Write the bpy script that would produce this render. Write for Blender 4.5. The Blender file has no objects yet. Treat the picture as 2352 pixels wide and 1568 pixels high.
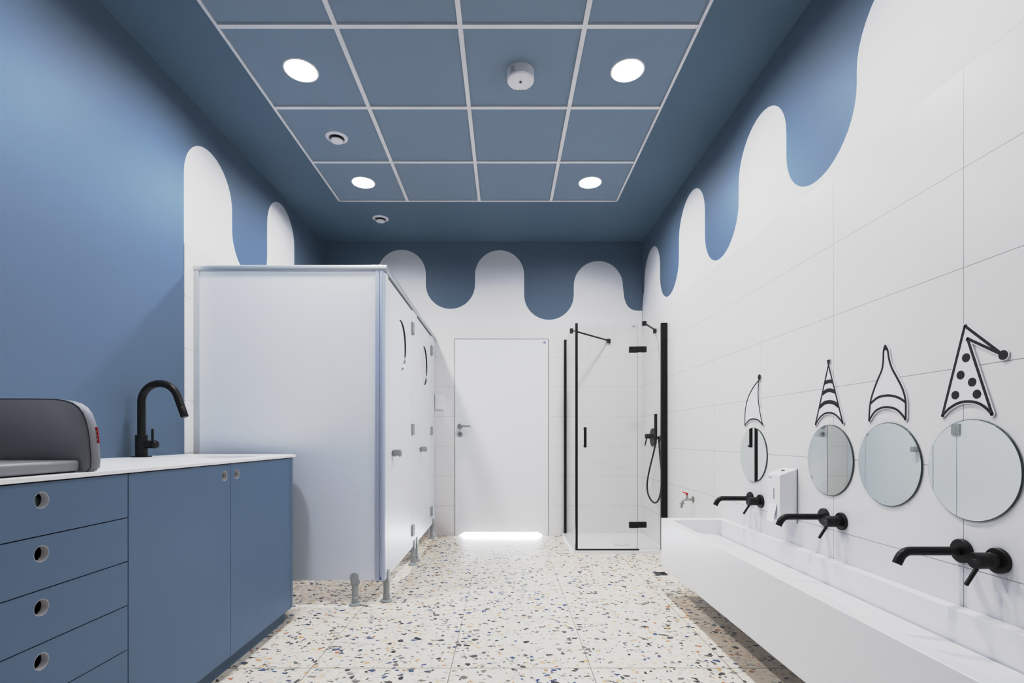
import bpy, bmesh, math, random
from math import sin, cos, pi, radians as R
from mathutils import Vector, Matrix

random.seed(7)
C = bpy.context.scene.collection
XL, XR, YB, YN, ZC = -1.8375, 1.385, 5.085, -1.0, 2.965   # room: left, right, back, near, ceiling
TILE_Z, TILE_T = 2.1, 0.006

# ------------------------------------------------------------------ materials
def s2l(c):
    return tuple((x / 12.92 if x <= 0.04045 else ((x + 0.055) / 1.055) ** 2.4) for x in c)

def rgb(r, g, b):
    return s2l((r / 255, g / 255, b / 255)) + (1.0,)

class NT:
    def __init__(s, name):
        s.m = bpy.data.materials.new(name); s.m.use_nodes = True
        s.t = s.m.node_tree; s.n = s.t.nodes; s.l = s.t.links
        s.b = s.n['Principled BSDF']; s.out = s.n['Material Output']
    def new(s, typ, **kw):
        n = s.n.new(typ)
        for k, v in kw.items(): setattr(n, k, v)
        return n
    def link(s, a, b): s.l.new(a, b)
    def math(s, op, a, b=None, c=None, clamp=False):
        n = s.new('ShaderNodeMath', operation=op, use_clamp=clamp)
        for i, x in enumerate((a, b, c)):
            if x is None: continue
            if isinstance(x, (int, float)): n.inputs[i].default_value = x
            else: s.link(x, n.inputs[i])
        return n.outputs[0]
    def mix(s, f, a, b):
        n = s.new('ShaderNodeMix', data_type='RGBA')
        for i, x in ((0, f), (6, a), (7, b)):
            if isinstance(x, (int, float)): n.inputs[i].default_value = x
            elif isinstance(x, tuple): n.inputs[i].default_value = x
            else: s.link(x, n.inputs[i])
        return n.outputs[2]

def mat(name, col, rough=0.5, metal=0.0, spec=0.5, noise=0.03, scale=6.0, bump=0.0, bscale=300.0):
    """Principled with a faint procedural mottling (and optional fine bump)."""
    k = NT(name)
    k.b.inputs['Roughness'].default_value = rough
    k.b.inputs['Metallic'].default_value = metal
    k.b.inputs['Specular IOR Level'].default_value = spec
    tc = k.new('ShaderNodeTexCoord')
    no = k.new('ShaderNodeTexNoise'); no.inputs['Scale'].default_value = scale; no.inputs['Detail'].default_value = 3
    k.link(tc.outputs['Object'], no.inputs['Vector'])
    lo = tuple(max(0, c * (1 - noise)) for c in col[:3]) + (1,)
    hi = tuple(min(1, c * (1 + noise)) for c in col[:3]) + (1,)
    k.link(k.mix(no.outputs['Fac'], lo, hi), k.b.inputs['Base Color'])
    if bump:
        n2 = k.new('ShaderNodeTexNoise'); n2.inputs['Scale'].default_value = bscale
        k.link(tc.outputs['Object'], n2.inputs['Vector'])
        bp = k.new('ShaderNodeBump'); bp.inputs['Strength'].default_value = bump; bp.inputs['Distance'].default_value = 0.001
        k.link(n2.outputs['Fac'], bp.inputs['Height']); k.link(bp.outputs['Normal'], k.b.inputs['Normal'])
    return k.m

def tile_mat(name, axis, off, base, joint_tone=0.42):
    """white 60 x 30 cm wall tiles, hairline joints; axis = horizontal object axis (0 x, 1 y)"""
    k = NT(name)
    k.b.inputs['Roughness'].default_value = 0.32
    k.b.inputs['Specular IOR Level'].default_value = 0.45
    tc = k.new('ShaderNodeTexCoord'); sp = k.new('ShaderNodeSeparateXYZ')
    k.link(tc.outputs['Object'], sp.inputs[0])
    def joint(sock, o, per, hw):
        a = k.math('SUBTRACT', sock, o)
        a = k.math('PINGPONG', a, per / 2)
        return k.math('LESS_THAN', a, hw)
    j = k.math('MAXIMUM', joint(sp.outputs[axis], off, 0.6, 0.0011 if axis else 0.0005), joint(sp.outputs[2], 0.0, 0.3, 0.0011))
    no = k.new('ShaderNodeTexNoise'); no.inputs['Scale'].default_value = 1.5
    k.link(tc.outputs['Object'], no.inputs['Vector'])
    b2 = tuple(c * 0.97 for c in base[:3]) + (1,)
    col = k.mix(no.outputs['Fac'], base, b2)
    k.link(k.mix(j, col, tuple(c * joint_tone for c in base[:3]) + (1,)), k.b.inputs['Base Color'])
    return k.m

def terrazzo_mat():
    k = NT('terrazzo')
    k.b.inputs['Roughness'].default_value = 0.42
    k.b.inputs['Specular IOR Level'].default_value = 0.35
    tc = k.new('ShaderNodeTexCoord')
    wn = k.new('ShaderNodeTexNoise'); wn.inputs['Scale'].default_value = 55; wn.inputs['Detail'].default_value = 1
    k.link(tc.outputs['Object'], wn.inputs['Vector'])
    sub = k.new('ShaderNodeVectorMath', operation='SUBTRACT'); sub.inputs[1].default_value = (0.5, 0.5, 0.5)
    k.link(wn.outputs['Color'], sub.inputs[0])
    sc = k.new('ShaderNodeVectorMath', operation='SCALE'); sc.inputs['Scale'].default_value = 0.008
    k.link(sub.outputs[0], sc.inputs[0])
    ad = k.new('ShaderNodeVectorMath', operation='ADD')
    k.link(tc.outputs['Object'], ad.inputs[0]); k.link(sc.outputs[0], ad.inputs[1])
    def layer(col, rot, sx, sy, off, present, t0, t1, palette):
        mp = k.new('ShaderNodeMapping', vector_type='POINT')
        mp.inputs['Rotation'].default_value = (0, 0, rot)
        mp.inputs['Scale'].default_value = (sx, sy, 1)
        mp.inputs['Location'].default_value = off
        k.link(ad.outputs[0], mp.inputs['Vector'])
        v1 = k.new('ShaderNodeTexVoronoi', voronoi_dimensions='2D', feature='F1'); v1.inputs['Scale'].default_value = 1
        v2 = k.new('ShaderNodeTexVoronoi', voronoi_dimensions='2D', feature='DISTANCE_TO_EDGE'); v2.inputs['Scale'].default_value = 1
        k.link(mp.outputs[0], v1.inputs['Vector']); k.link(mp.outputs[0], v2.inputs['Vector'])
        sep = k.new('ShaderNodeSeparateColor'); k.link(v1.outputs['Color'], sep.inputs[0])
        thr = k.math('MULTIPLY_ADD', sep.outputs[2], t1 - t0, t0)
        m = k.math('GREATER_THAN', v2.outputs['Distance'], thr)
        m = k.math('MULTIPLY', m, k.math('LESS_THAN', sep.outputs[0], present))
        rp = k.new('ShaderNodeValToRGB'); rp.color_ramp.interpolation = 'CONSTANT'
        els = rp.color_ramp.elements
        while len(els) < len(palette): els.new(0.5)
        for i, (p, c) in enumerate(palette):
            els[i].position = p; els[i].color = c
        k.link(sep.outputs[1], rp.inputs['Fac'])
        return k.mix(m, col, rp.outputs['Color'])
    base = rgb(227, 219, 207)
    strong = [(0, rgb(92, 92, 94)), (0.24, rgb(84, 99, 132)), (0.39, rgb(130, 128, 124)), (0.58, rgb(205, 168, 136)),
              (0.70, rgb(66, 65, 69)), (0.80, rgb(152, 150, 145)), (0.91, rgb(186, 138, 112)), (0.965, rgb(214, 196, 152))]
    small = [(0, rgb(90, 90, 92)), (0.3, rgb(84, 99, 134)), (0.45, rgb(140, 136, 130)), (0.65, rgb(210, 174, 142)), (0.85, rgb(60, 58, 62))]
    faint = [(0, rgb(212, 207, 200)), (0.4, rgb(222, 205, 185)), (0.7, rgb(200, 198, 194))]
    faint2 = [(0, rgb(198, 195, 190)), (0.35, rgb(224, 202, 176)), (0.7, rgb(188, 186, 182))]
    col = layer(base, 0.5, 32, 36, (3.1, 7.7, 0), 0.45, 0.10, 0.30, faint)
    col = layer(col, -0.6, 40, 47, (11.1, 1.7, 0), 0.22, 0.12, 0.32, faint2)
    col = layer(col, 0.35, 62, 70, (5.5, 2.2, 0), 0.09, 0.12, 0.34, small)
    col = layer(col, -0.45, 33, 40, (0.7, 4.2, 0), 0.165, 0.08, 0.31, strong)
    col = layer(col, 0.75, 38, 44, (9.3, 6.1, 0), 0.15, 0.08, 0.31, strong)
    sp = k.new('ShaderNodeSeparateXYZ'); k.link(tc.outputs['Object'], sp.inputs[0])
    jx = k.math('LESS_THAN', k.math('PINGPONG', k.math('SUBTRACT', sp.outputs[0], -0.232), 0.3), 0.0016)
    jy = k.math('LESS_THAN', k.math('PINGPONG', k.math('SUBTRACT', sp.outputs[1], 2.164), 0.3), 0.0026)
    col = k.mix(jx, col, rgb(120, 116, 110)); col = k.mix(jy, col, rgb(140, 136, 128))
    k.link(col, k.b.inputs['Base Color'])
    return k.m

def glass_mat():
    k = NT('clear_glass'); k.n.remove(k.b)
    tr = k.new('ShaderNodeBsdfTransparent'); tr.inputs[0].default_value = (0.988, 0.992, 0.988, 1)
    gl = k.new('ShaderNodeBsdfGlossy'); gl.inputs['Roughness'].default_value = 0.0
    lw = k.new('ShaderNodeLayerWeight'); lw.inputs['Blend'].default_value = 0.5
    f = k.math('MULTIPLY_ADD', k.math('POWER', lw.outputs['Facing'], 5.0), 0.35, 0.022)   # Schlick
    mx = k.new('ShaderNodeMixShader')
    k.link(f, mx.inputs[0]); k.link(tr.outputs[0], mx.inputs[1]); k.link(gl.outputs[0], mx.inputs[2])
    k.link(mx.outputs[0], k.out.inputs['Surface'])
    return k.m

def emit_mat(name, col, strength):
    k = NT(name); k.n.remove(k.b)
    e = k.new('ShaderNodeEmission'); e.inputs[0].default_value = col; e.inputs[1].default_value = strength
    k.link(e.outputs[0], k.out.inputs['Surface'])
    return k.m

LIGHT = 258.0
DEPTH = 0.022                    # how far the diffuser sits inside its fitting
M = dict(
    blue=mat('blue_paint', rgb(100, 120, 141), 0.55, spec=0.3, noise=0.02, scale=2),
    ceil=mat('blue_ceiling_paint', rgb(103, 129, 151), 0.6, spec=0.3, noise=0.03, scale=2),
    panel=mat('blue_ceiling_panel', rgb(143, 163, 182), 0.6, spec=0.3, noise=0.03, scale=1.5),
    grid=mat('white_grid', rgb(226, 226, 228), 0.5),
    white=mat('white_paint', rgb(228, 228, 231), 0.6, spec=0.3, noise=0.01, scale=2),
    near=mat('white_near_wall', rgb(228, 228, 231), 0.7, spec=0.2, noise=0.01, scale=2),
    tile_r=tile_mat('white_tile_right', 1, 1.516, rgb(226, 225, 226)),
    tile_l=tile_mat('white_tile_left', 1, 1.516, rgb(226, 225, 226)),
    tile_b=tile_mat('white_tile_back', 0, 1.34, rgb(226, 225, 226), 0.66),
    floor=terrazzo_mat(),
    door=mat('white_door_lacquer', rgb(229, 231, 236), 0.4, noise=0.01),
    hpl=mat('white_laminate', rgb(220, 224, 231), 0.38, noise=0.012, scale=2),
    core=mat('dark_laminate_core', rgb(48, 46, 44), 0.35),
    alu=mat('anodised_aluminium', rgb(196, 200, 204), 0.36, metal=0.5, noise=0.02),
    alublue=mat('aluminium_blue_reflection', rgb(182, 190, 206), 0.4, metal=0.25, noise=0.02),  # blue mirrored in the corner profile, put into its base colour
    grey=mat('grey_nylon', rgb(170, 174, 176), 0.5, noise=0.03),
    blueplastic=mat('blue_plastic', rgb(62, 96, 150), 0.5),
    steel=mat('brushed_steel', rgb(190, 192, 195), 0.28, metal=1.0),
    chrome=mat('chrome', rgb(200, 200, 198), 0.15, metal=1.0, noise=0.05, scale=60),
    red=mat('red_plastic', rgb(190, 42, 38), 0.4),
    redcloth=mat('red_cloth', rgb(196, 20, 28), 0.8),
    whitecloth=mat('white_print', rgb(238, 236, 232), 0.7),
    black=mat('matte_black', rgb(26, 26, 28), 0.36, spec=0.32, noise=0.05),
    blackrub=mat('black_rubber', rgb(30, 30, 32), 0.5),
    dark=mat('dark_void', rgb(14, 14, 16), 0.8),
    cab=mat('blue_cabinet_laminate', rgb(100, 126, 155), 0.42, spec=0.4, noise=0.015, scale=2),
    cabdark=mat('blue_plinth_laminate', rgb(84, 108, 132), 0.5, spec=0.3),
    cabin=mat('shaded_cabinet_interior', rgb(70, 72, 76), 0.7),  # colour darkened to hold the shade inside the closed drawers
    liner=mat('white_edge', rgb(222, 220, 224), 0.5),
    stone=mat('white_solid_surface', rgb(232, 232, 236), 0.3, noise=0.008, scale=3),
    basin=mat('white_basin_solid_surface', rgb(229, 229, 233), 0.32, noise=0.008, scale=3),
    slot=mat('grey_slot', rgb(120, 120, 120), 0.6),
    leather=mat('grey_leatherette', rgb(138, 139, 147), 0.5, noise=0.05, scale=40, bump=0.25, bscale=900),
    pad=mat('light_grey_leatherette', rgb(146, 147, 151), 0.45, noise=0.05, scale=40, bump=0.25, bscale=900),
    seam=mat('dark_seam', rgb(58, 59, 64), 0.6),
    plastic=mat('white_plastic', rgb(232, 232, 235), 0.35, noise=0.01),
    paper=mat('white_paper', rgb(240, 241, 246), 0.9),
    print=mat('grey_print', rgb(110, 112, 118), 0.6),
    number=mat('blue_print', rgb(50, 58, 130), 0.5),
    ink=mat('black_ink', rgb(34, 34, 35), 0.45),
    acryl=mat('white_acrylic', rgb(230, 230, 236), 0.2, noise=0.01),
    tray=mat('white_shower_tray', rgb(232, 232, 233), 0.35, noise=0.01),
    edge=mat('mirror_edge', rgb(88, 100, 98), 0.2, metal=0.6),
    led=mat('green_led', rgb(130, 170, 70), 0.4),
    lens=mat('smoked_lens', rgb(96, 96, 98), 0.2),
    wrap=mat('pale_green_film', rgb(186, 226, 214), 0.3, noise=0.4, scale=90),
    glass=glass_mat(),
    glassedge=mat('glass_edge', rgb(176, 184, 182), 0.2),
    reflector=mat('lamp_reflector', rgb(84, 84, 86), 0.5),
    lamp=emit_mat('lamp_diffuser', (1.0, 0.985, 0.97, 1), LIGHT),
    lamp_left=emit_mat('lamp_diffuser_left', (1.0, 0.985, 0.97, 1), LIGHT * 1.0),
    lamp_right=emit_mat('lamp_diffuser_right', (1.0, 0.985, 0.97, 1), LIGHT * 0.75),
    corridor=emit_mat('corridor_light', (0.82, 0.90, 1.0, 1), 85.0),
)
k = NT('mirror_glass'); k.b.inputs['Metallic'].default_value = 1; k.b.inputs['Roughness'].default_value = 0.0
k.b.inputs['Base Color'].default_value = rgb(232, 236, 234); M['mirror'] = k.m

# ------------------------------------------------------------------ object helpers
def origin(o):
    v = Vector((0, 0, 0))
    while o is not None:
        v += o.location; o = o.parent
    return v

def obj(name, bm, m, parent=None, smooth=35, bevel=0.0, seg=2):
    """link a bmesh (world coordinates) as ONE mesh object, optionally a part of `parent`"""
    bmesh.ops.recalc_face_normals(bm, faces=bm.faces)
    off = origin(parent) if parent else Vector((0, 0, 0))
    if parent: bmesh.ops.translate(bm, verts=bm.verts, vec=-off)
    me = bpy.data.meshes.new(name); bm.to_mesh(me); bm.free()
    for x in (m if isinstance(m, (list, tuple)) else [m]): me.materials.append(x)
    if smooth:
        for p in me.polygons: p.use_smooth = True
        me.set_sharp_from_angle(angle=R(smooth))
    o = bpy.data.objects.new(name, me); C.objects.link(o)
    if parent: o.parent = parent
    if bevel:
        b = o.modifiers.new('bevel', 'BEVEL'); b.width = bevel; b.segments = seg; b.limit_method = 'ANGLE'; b.angle_limit = R(40)
        b.harden_normals = False
    return o

def tag(o, label, cat, group=None, kind=None):
    o['label'] = label
    if cat: o['category'] = cat
    if group: o['group'] = group
    if kind: o['kind'] = kind
    return o

def thing(name, label, cat, loc=(0, 0, 0), group=None):
    o = bpy.data.objects.new(name, None); C.objects.link(o); o.location = loc
    o.empty_display_size = 0.1
    return tag(o, label, cat, group)

def copy_thing(root, loc, label):
    def rec(o, par):
        c = o.copy(); C.objects.link(c); c.parent = par
        for ch in o.children: rec(ch, c)
        return c
    r = rec(root, None); r.location = loc; r['label'] = label
    return r

def BM(): return bmesh.new()

def box(bm, x0, x1, y0, y1, z0, z1):
    r = bmesh.ops.create_cube(bm, size=1)
    for v in r['verts']:
        v.co = Vector(((x0 + x1) / 2 + v.co.x * (x1 - x0), (y0 + y1) / 2 + v.co.y * (y1 - y0), (z0 + z1) / 2 + v.co.z * (z1 - z0)))
    return bm

def cyl(bm, p0, p1, r, r2=None, seg=32, caps=True):
    p0, p1 = Vector(p0), Vector(p1); d = p1 - p0
    q = d.to_track_quat('Z', 'Y').to_matrix().to_4x4()
    bmesh.ops.create_cone(bm, cap_ends=caps, segments=seg, radius1=r, radius2=r if r2 is None else r2, depth=d.length,
                          matrix=Matrix.Translation((p0 + p1) / 2) @ q)
    return bm

def lathe(bm, prof, o, axis=(0, 0, 1), seg=40):
    """prof: (radius, height) along axis from o"""
    q = Vector(axis).to_track_quat('Z', 'Y').to_matrix(); o = Vector(o); rings = []
    for r, h in prof:
        if r < 1e-6: rings.append([bm.verts.new(o + q @ Vector((0, 0, h)))])
        else: rings.append([bm.verts.new(o + q @ Vector((r * cos(2 * pi * i / seg), r * sin(2 * pi * i / seg), h))) for i in range(seg)])
    for a, b in zip(rings, rings[1:]):
        for i in range(seg):
            j = (i + 1) % seg
            if len(a) == 1 and len(b) == 1: continue
            if len(a) == 1: bm.faces.new((a[0], b[i], b[j]))
            elif len(b) == 1: bm.faces.new((a[i], a[j], b[0]))
            else: bm.faces.new((a[i], a[j], b[j], b[i]))
    return bm

def catmull(pts, n=8, closed=False):
    P = [Vector(p) for p in pts]; out = []
    m = len(P)
    for i in range(m if closed else m - 1):
        g = lambda j: P[j % m] if closed else P[max(0, min(m - 1, j))]
        a, b, c, d = g(i - 1), g(i), g(i + 1), g(i + 2)
        for k_ in range(n):
            t = k_ / n
            out.append(0.5 * ((2 * b) + (c - a) * t + (2 * a - 5 * b + 4 * c - d) * t * t + (3 * b - a - 3 * c + d) * t ** 3))
    if not closed: out.append(P[-1])
    return out

def tube(bm, pts, r, seg=20, caps=True):
    P = [Vector(p) for p in pts]; n = len(P)
    rad = r if isinstance(r, (list, tuple)) else [r] * n
    t0 = (P[1] - P[0]).normalized(); up = Vector((0, 0, 1)) if abs(t0.z) < 0.9 else Vector((1, 0, 0))
    nrm = (up - t0 * up.dot(t0)).normalized(); rings = []
    for i in range(n):
        t = (P[min(i + 1, n - 1)] - P[max(i - 1, 0)]).normalized()
        nrm = (nrm - t * nrm.dot(t)).normalized(); bn = t.cross(nrm)
        rings.append([bm.verts.new(P[i] + (nrm * cos(2 * pi * j / seg) + bn * sin(2 * pi * j / seg)) * rad[i]) for j in range(seg)])
    for a, b in zip(rings, rings[1:]):
        for j in range(seg): bm.faces.new((a[j], a[(j + 1) % seg], b[(j + 1) % seg], b[j]))
    if caps:
        bm.faces.new(rings[0][::-1]); bm.faces.new(rings[-1])
    return bm

def prism(bm, poly, ax, d0, d1, holes=()):
    """extrude a 2D polygon (with optional hole loops) along axis ax ('x','y','z') from d0 to d1"""
    def P(a, b, d): return {'x': (d, a, b), 'y': (a, d, b), 'z': (a, b, d)}[ax]
    loops = []
    for lp in [poly] + list(holes):
        vs = [bm.verts.new(P(a, b, d0)) for a, b in lp]
        loops.append([bm.edges.new((vs[i], vs[(i + 1) % len(vs)])) for i in range(len(vs))])
    es = [e for l in loops for e in l]
    if holes: f = [g for g in bmesh.ops.triangle_fill(bm, edges=es, use_beauty=True)['geom'] if isinstance(g, bmesh.types.BMFace)]
    else: f = bmesh.ops.contextual_create(bm, geom=es)['faces']
    if d1 is not None:
        ex = bmesh.ops.extrude_face_region(bm, geom=f)
        dv = Vector(P(0, 0, d1 - d0)) if ax == 'z' else Vector({'x': (d1 - d0, 0, 0), 'y': (0, d1 - d0, 0)}[ax])
        bmesh.ops.translate(bm, verts=[g for g in ex['geom'] if isinstance(g, bmesh.types.BMVert)], vec=dv)
    return bm

def circ(a, b, r, n=48): return [(a + r * cos(2 * pi * i / n), b + r * sin(2 * pi * i / n)) for i in range(n)]
def rect(a0, a1, b0, b1): return [(a0, b0), (a1, b0), (a1, b1), (a0, b1)]
def arc(cx, cy, r, a0, a1, n=16): return [(cx + r * cos(a0 + (a1 - a0) * i / n), cy + r * sin(a0 + (a1 - a0) * i / n)) for i in range(n + 1)]
def rrect(a0, a1, b0, b1, r, n=6):
    return (arc(a1 - r, b1 - r, r, 0, pi / 2, n) + arc(a0 + r, b1 - r, r, pi / 2, pi, n)
            + arc(a0 + r, b0 + r, r, pi, 1.5 * pi, n) + arc(a1 - r, b0 + r, r, 1.5 * pi, 2 * pi, n))

def pipe_ring(bm, o, axis, r0, r1, h):
    """hollow short tube: outer radius r0, inner r1, length h along axis"""
    return lathe(bm, [(r0, 0), (r0, h), (r1, h), (r1, 0), (r0, 0)], o, axis, 48)

# ------------------------------------------------------------------ the room
def drips(edges, ext, first_white, n=20):
    """boundary curve: edges e0..en, extreme height per interval; white gaps arch up, blue drips hang down"""
    out = []
    white = first_white
    for i in range(len(edges) - 1):
        a, b = edges[i], edges[i + 1]; r = abs(b - a) / 2; c = (a + b) / 2; sg = 1 if b > a else -1
        zc = ext[i] - r if white else ext[i] + r
        for j in range(n + 1):
            t = pi * j / n
            out.append((c - sg * r * cos(t), zc + (r * sin(t) if white else -r * sin(t))))
        white = not white
    return out

def wall(name, ax, d, dt, curve, lower, a0, a1, mats, label, full_blue=None):
    """painted strip (white below the curve, blue above) + tiled lower slab standing proud"""
    bm = BM()
    def P(a, b, dd): return (dd, a, b) if ax == 'x' else (a, dd, b)
    def face(pts, mi, dd):
        f = bm.faces.new([bm.verts.new(P(a, b, dd)) for a, b in pts]); f.material_index = mi
    face([(a0, TILE_Z - 0.02)] + curve + [(a1, TILE_Z - 0.02)], 0, d)
    face([(a0, ZC)] + curve + [(a1, ZC)], 1, d)
    if full_blue: face(rect(full_blue[0], full_blue[1], 0, ZC), 1, d)
    for pts in lower: face(pts, 2, dt)
    t0, t1 = (min(p[0] for l in lower for p in l), max(p[0] for l in lower for p in l))
    q = bm.faces.new([bm.verts.new(P(*p)) for p in ((t0, TILE_Z, dt), (t1, TILE_Z, dt), (t1, TILE_Z, d), (t0, TILE_Z, d))]); q.material_index = 2
    if full_blue:
        q = bm.faces.new([bm.verts.new(P(*p)) for p in ((t0, 0, d), (t0, 0, dt), (t0, TILE_Z, dt), (t0, TILE_Z, d))]); q.material_index = 2
    bmesh.ops.remove_doubles(bm, verts=bm.verts, dist=1e-5)
    return tag(obj(name, bm, mats, smooth=0), label, 'wall', kind='structure')

# right wall
corner = [(YB, 2.268)] + [(5.01 + 0.075 * cos(t * pi / 16), 2.268 + 0.17 * sin(t * pi / 16)) for t in range(1, 8)]
cr = corner + drips([5.01, 4.505, 4.013, 3.494, 2.987, 2.483, 1.985, 1.48, 0.98, 0.48, -0.02, -0.52, YN],
                    [2.775, 2.185, 2.815, 2.14, 2.74, 2.128, 2.686, 2.2, 2.75, 2.2, 2.75, 2.3], True)
wall('wall_right', 'x', XR, XR - TILE_T, cr, [rect(YN, YB, 0, TILE_Z)], YB, YN, [M['white'], M['blue'], M['tile_r']],
     'white tiled wall with blue dripping paint band above mirrors and wash trough')
# left wall: blue up to y = 2.886, then white with two blue drips
cl = [(2.886, TILE_Z + 0.01)] + drips([2.886, 3.393, 3.896, 4.395, 4.9], [2.765, 2.137, 2.90, 2.25], True) + [(YB, 2.5)]
bmL = wall('wall_left', 'x', XL, XL + TILE_T, cl, [rect(2.886, YB, 0, TILE_Z)], 2.886, YB, [M['white'], M['blue'], M['tile_l']],
           'blue painted wall behind the counter, white with drips towards the cubicles', full_blue=(YN, 2.886))
# back wall with door opening
cb = ([(XL, 2.30)] + drips([XL, -1.29, -0.80, -0.303, 0.193, 0.694, 1.19], [2.25, 2.883, 2.286, 2.878, 2.176, 2.769], False)
      + [(1.203, 2.40), (1.22, 2.345), (1.245, 2.307), (1.274, 2.284), (1.305, 2.272), (1.34, 2.268), (XR, 2.268)])
DX0, DX1, DZ = -0.509, 0.439, 1.982
wall('wall_back', 'y', YB + TILE_T, YB, cb, [rect(XL, DX0, 0, TILE_Z), rect(DX1, XR, 0, TILE_Z), rect(DX0, DX1, DZ, TILE_Z)], XL, XR,
     [M['white'], M['blue'], M['tile_b']], 'white back wall with blue dripping paint around the white door')
bm = BM(); box(bm, XL, XR, YN - 0.05, YN, 0, ZC)
tag(obj('wall_front', bm, M['near'], smooth=0), 'plain white wall behind the viewpoint', 'wall', kind='structure')
bm = BM(); box(bm, XL - 0.02, XR + 0.02, YN - 0.05, YB + 0.3, -0.05, 0)
tag(obj('floor', bm, M['floor'], smooth=0), 'pale terrazzo tile floor with blue, grey and orange chips', 'floor', kind='structure')

# ceiling with recessed panel field
GX = [-1.391, -0.816, -0.216, 0.384, 0.940]
GY = [4.225 - 0.6 * i for i in range(9)]
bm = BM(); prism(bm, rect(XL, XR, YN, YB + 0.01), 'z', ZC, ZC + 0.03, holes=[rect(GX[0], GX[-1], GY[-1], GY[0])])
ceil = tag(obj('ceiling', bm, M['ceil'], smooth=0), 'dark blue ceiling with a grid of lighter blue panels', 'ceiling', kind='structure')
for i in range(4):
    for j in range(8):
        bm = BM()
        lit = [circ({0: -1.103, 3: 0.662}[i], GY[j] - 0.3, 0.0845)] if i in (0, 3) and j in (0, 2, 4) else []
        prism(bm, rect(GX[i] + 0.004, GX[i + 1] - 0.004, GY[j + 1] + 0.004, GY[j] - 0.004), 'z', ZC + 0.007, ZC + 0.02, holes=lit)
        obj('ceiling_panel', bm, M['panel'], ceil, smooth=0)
for x in GX[1:-1]:
    bm = BM(); box(bm, x - 0.012, x + 0.012, GY[-1], GY[0], ZC - 0.001, ZC + 0.0068); obj('grid_bar', bm, M['grid'], ceil, smooth=0)
for y in GY[1:-1]:
    for i in range(4):
        bm = BM(); box(bm, GX[i] + (0.012 if i else 0), GX[i + 1] - (0.012 if i < 3 else 0), y - 0.012, y + 0.012, ZC - 0.001, ZC + 0.0068)
        obj('grid_bar', bm, M['grid'], ceil, smooth=0)
fw = 0.013
for a in ((GX[0] - 0.002, GX[0] + fw, GY[-1], GY[0]), (GX[-1] - fw, GX[-1] + 0.002, GY[-1], GY[0]), (GX[0], GX[-1], GY[0] - fw, GY[0] + 0.002), (GX[0], GX[-1], GY[-1], GY[-1] + fw)):
    bm = BM(); box(bm, a[0], a[1], a[2], a[3], ZC - 0.002, ZC + 0.0066); obj('grid_frame', bm, M['grid'], ceil, smooth=0)

# back door: flush slab, light shining through the undercut
bm = BM()
prism(bm, [(-0.505, 0.004), (-0.462, 0.004), (-0.448, 0.012), (-0.405, 0.034), (0.325, 0.034), (0.365, 0.014), (0.378, 0.004), (0.435, 0.004), (0.435, 1.978), (-0.505, 1.978)],
      'y', YB - 0.001, YB + 0.04)
door = tag(obj('door_1', bm, M['door'], smooth=0), 'white flush door in the back wall with light shining under it', 'door', kind='structure')
bm = BM(); prism(bm, rect(-0.55, 0.48, 0, 2.02), 'y', YB + 0.045, YB + 0.06, holes=[rect(-0.47, 0.39, 0.003, 0.05)])
obj('door_rebate', bm, M['print'], door, smooth=0)
bm = BM(); box(bm, -0.49, 0.41, YB + 0.075, YB + 0.085, 0.001, 0.06)
tag(obj('light_strip', bm, M['corridor'], door, smooth=0), 'bright light glowing through the gap under the door', None)
h = obj('door_handle', lathe(BM(), [(0, 0), (0.026, 0), (0.026, 0.006), (0.022, 0.009), (0.009, 0.009)], (-0.4545, YB - 0.001, 1.10), (0, -1, 0)), M['steel'], door)
bm = BM(); tube(bm, [(-0.4545, YB - 0.004, 1.10), (-0.4545, YB - 0.035, 1.10)] + [(-0.4545 + 0.018 * (1 - cos(t)), YB - 0.035 - 0.018 * sin(t), 1.10) for t in (0.5, 1.0, 1.57)] + [(-0.345, YB - 0.053, 1.10), (-0.335, YB - 0.050, 1.10)], 0.0095)
obj('lever', bm, M['steel'], h)
rs = obj('lock_rosette', lathe(BM(), [(0, 0), (0.026, 0), (0.026, 0.006), (0.022, 0.009), (0, 0.009)], (-0.4545, YB - 0.001, 1.022), (0, -1, 0)), M['steel'], door)
bm = BM(); cyl(bm, (-0.4545, YB - 0.009, 1.027), (-0.4545, YB - 0.0115, 1.027), 0.006); box(bm, -0.457, -0.452, YB - 0.0115, YB - 0.009, 1.009, 1.026)
obj('keyhole', bm, M['core'], rs)
def text_mesh(s, size):
    cu = bpy.data.curves.new('t', 'FONT'); cu.body = s; cu.size = size; cu.extrude = 0.0004; cu.offset = 0.0006
    cu.align_x = 'CENTER'; cu.align_y = 'CENTER'
    o = bpy.data.objects.new('t', cu); C.objects.link(o)
    dg = bpy.context.evaluated_depsgraph_get(); me = bpy.data.meshes.new_from_object(o.evaluated_get(dg))
    b = BM(); b.from_mesh(me); bpy.data.objects.remove(o); bpy.data.curves.remove(cu); bpy.data.meshes.remove(me)
    return b
bm = text_mesh('10', 0.034); bmesh.ops.transform(bm, matrix=Matrix.Translation((0.393, YB - 0.002, 1.945)) @ Matrix.Rotation(pi / 2, 4, 'X'), verts=bm.verts)
tag(obj('room_number', bm, M['number'], door, smooth=0), 'small blue number 10', None)

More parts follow.
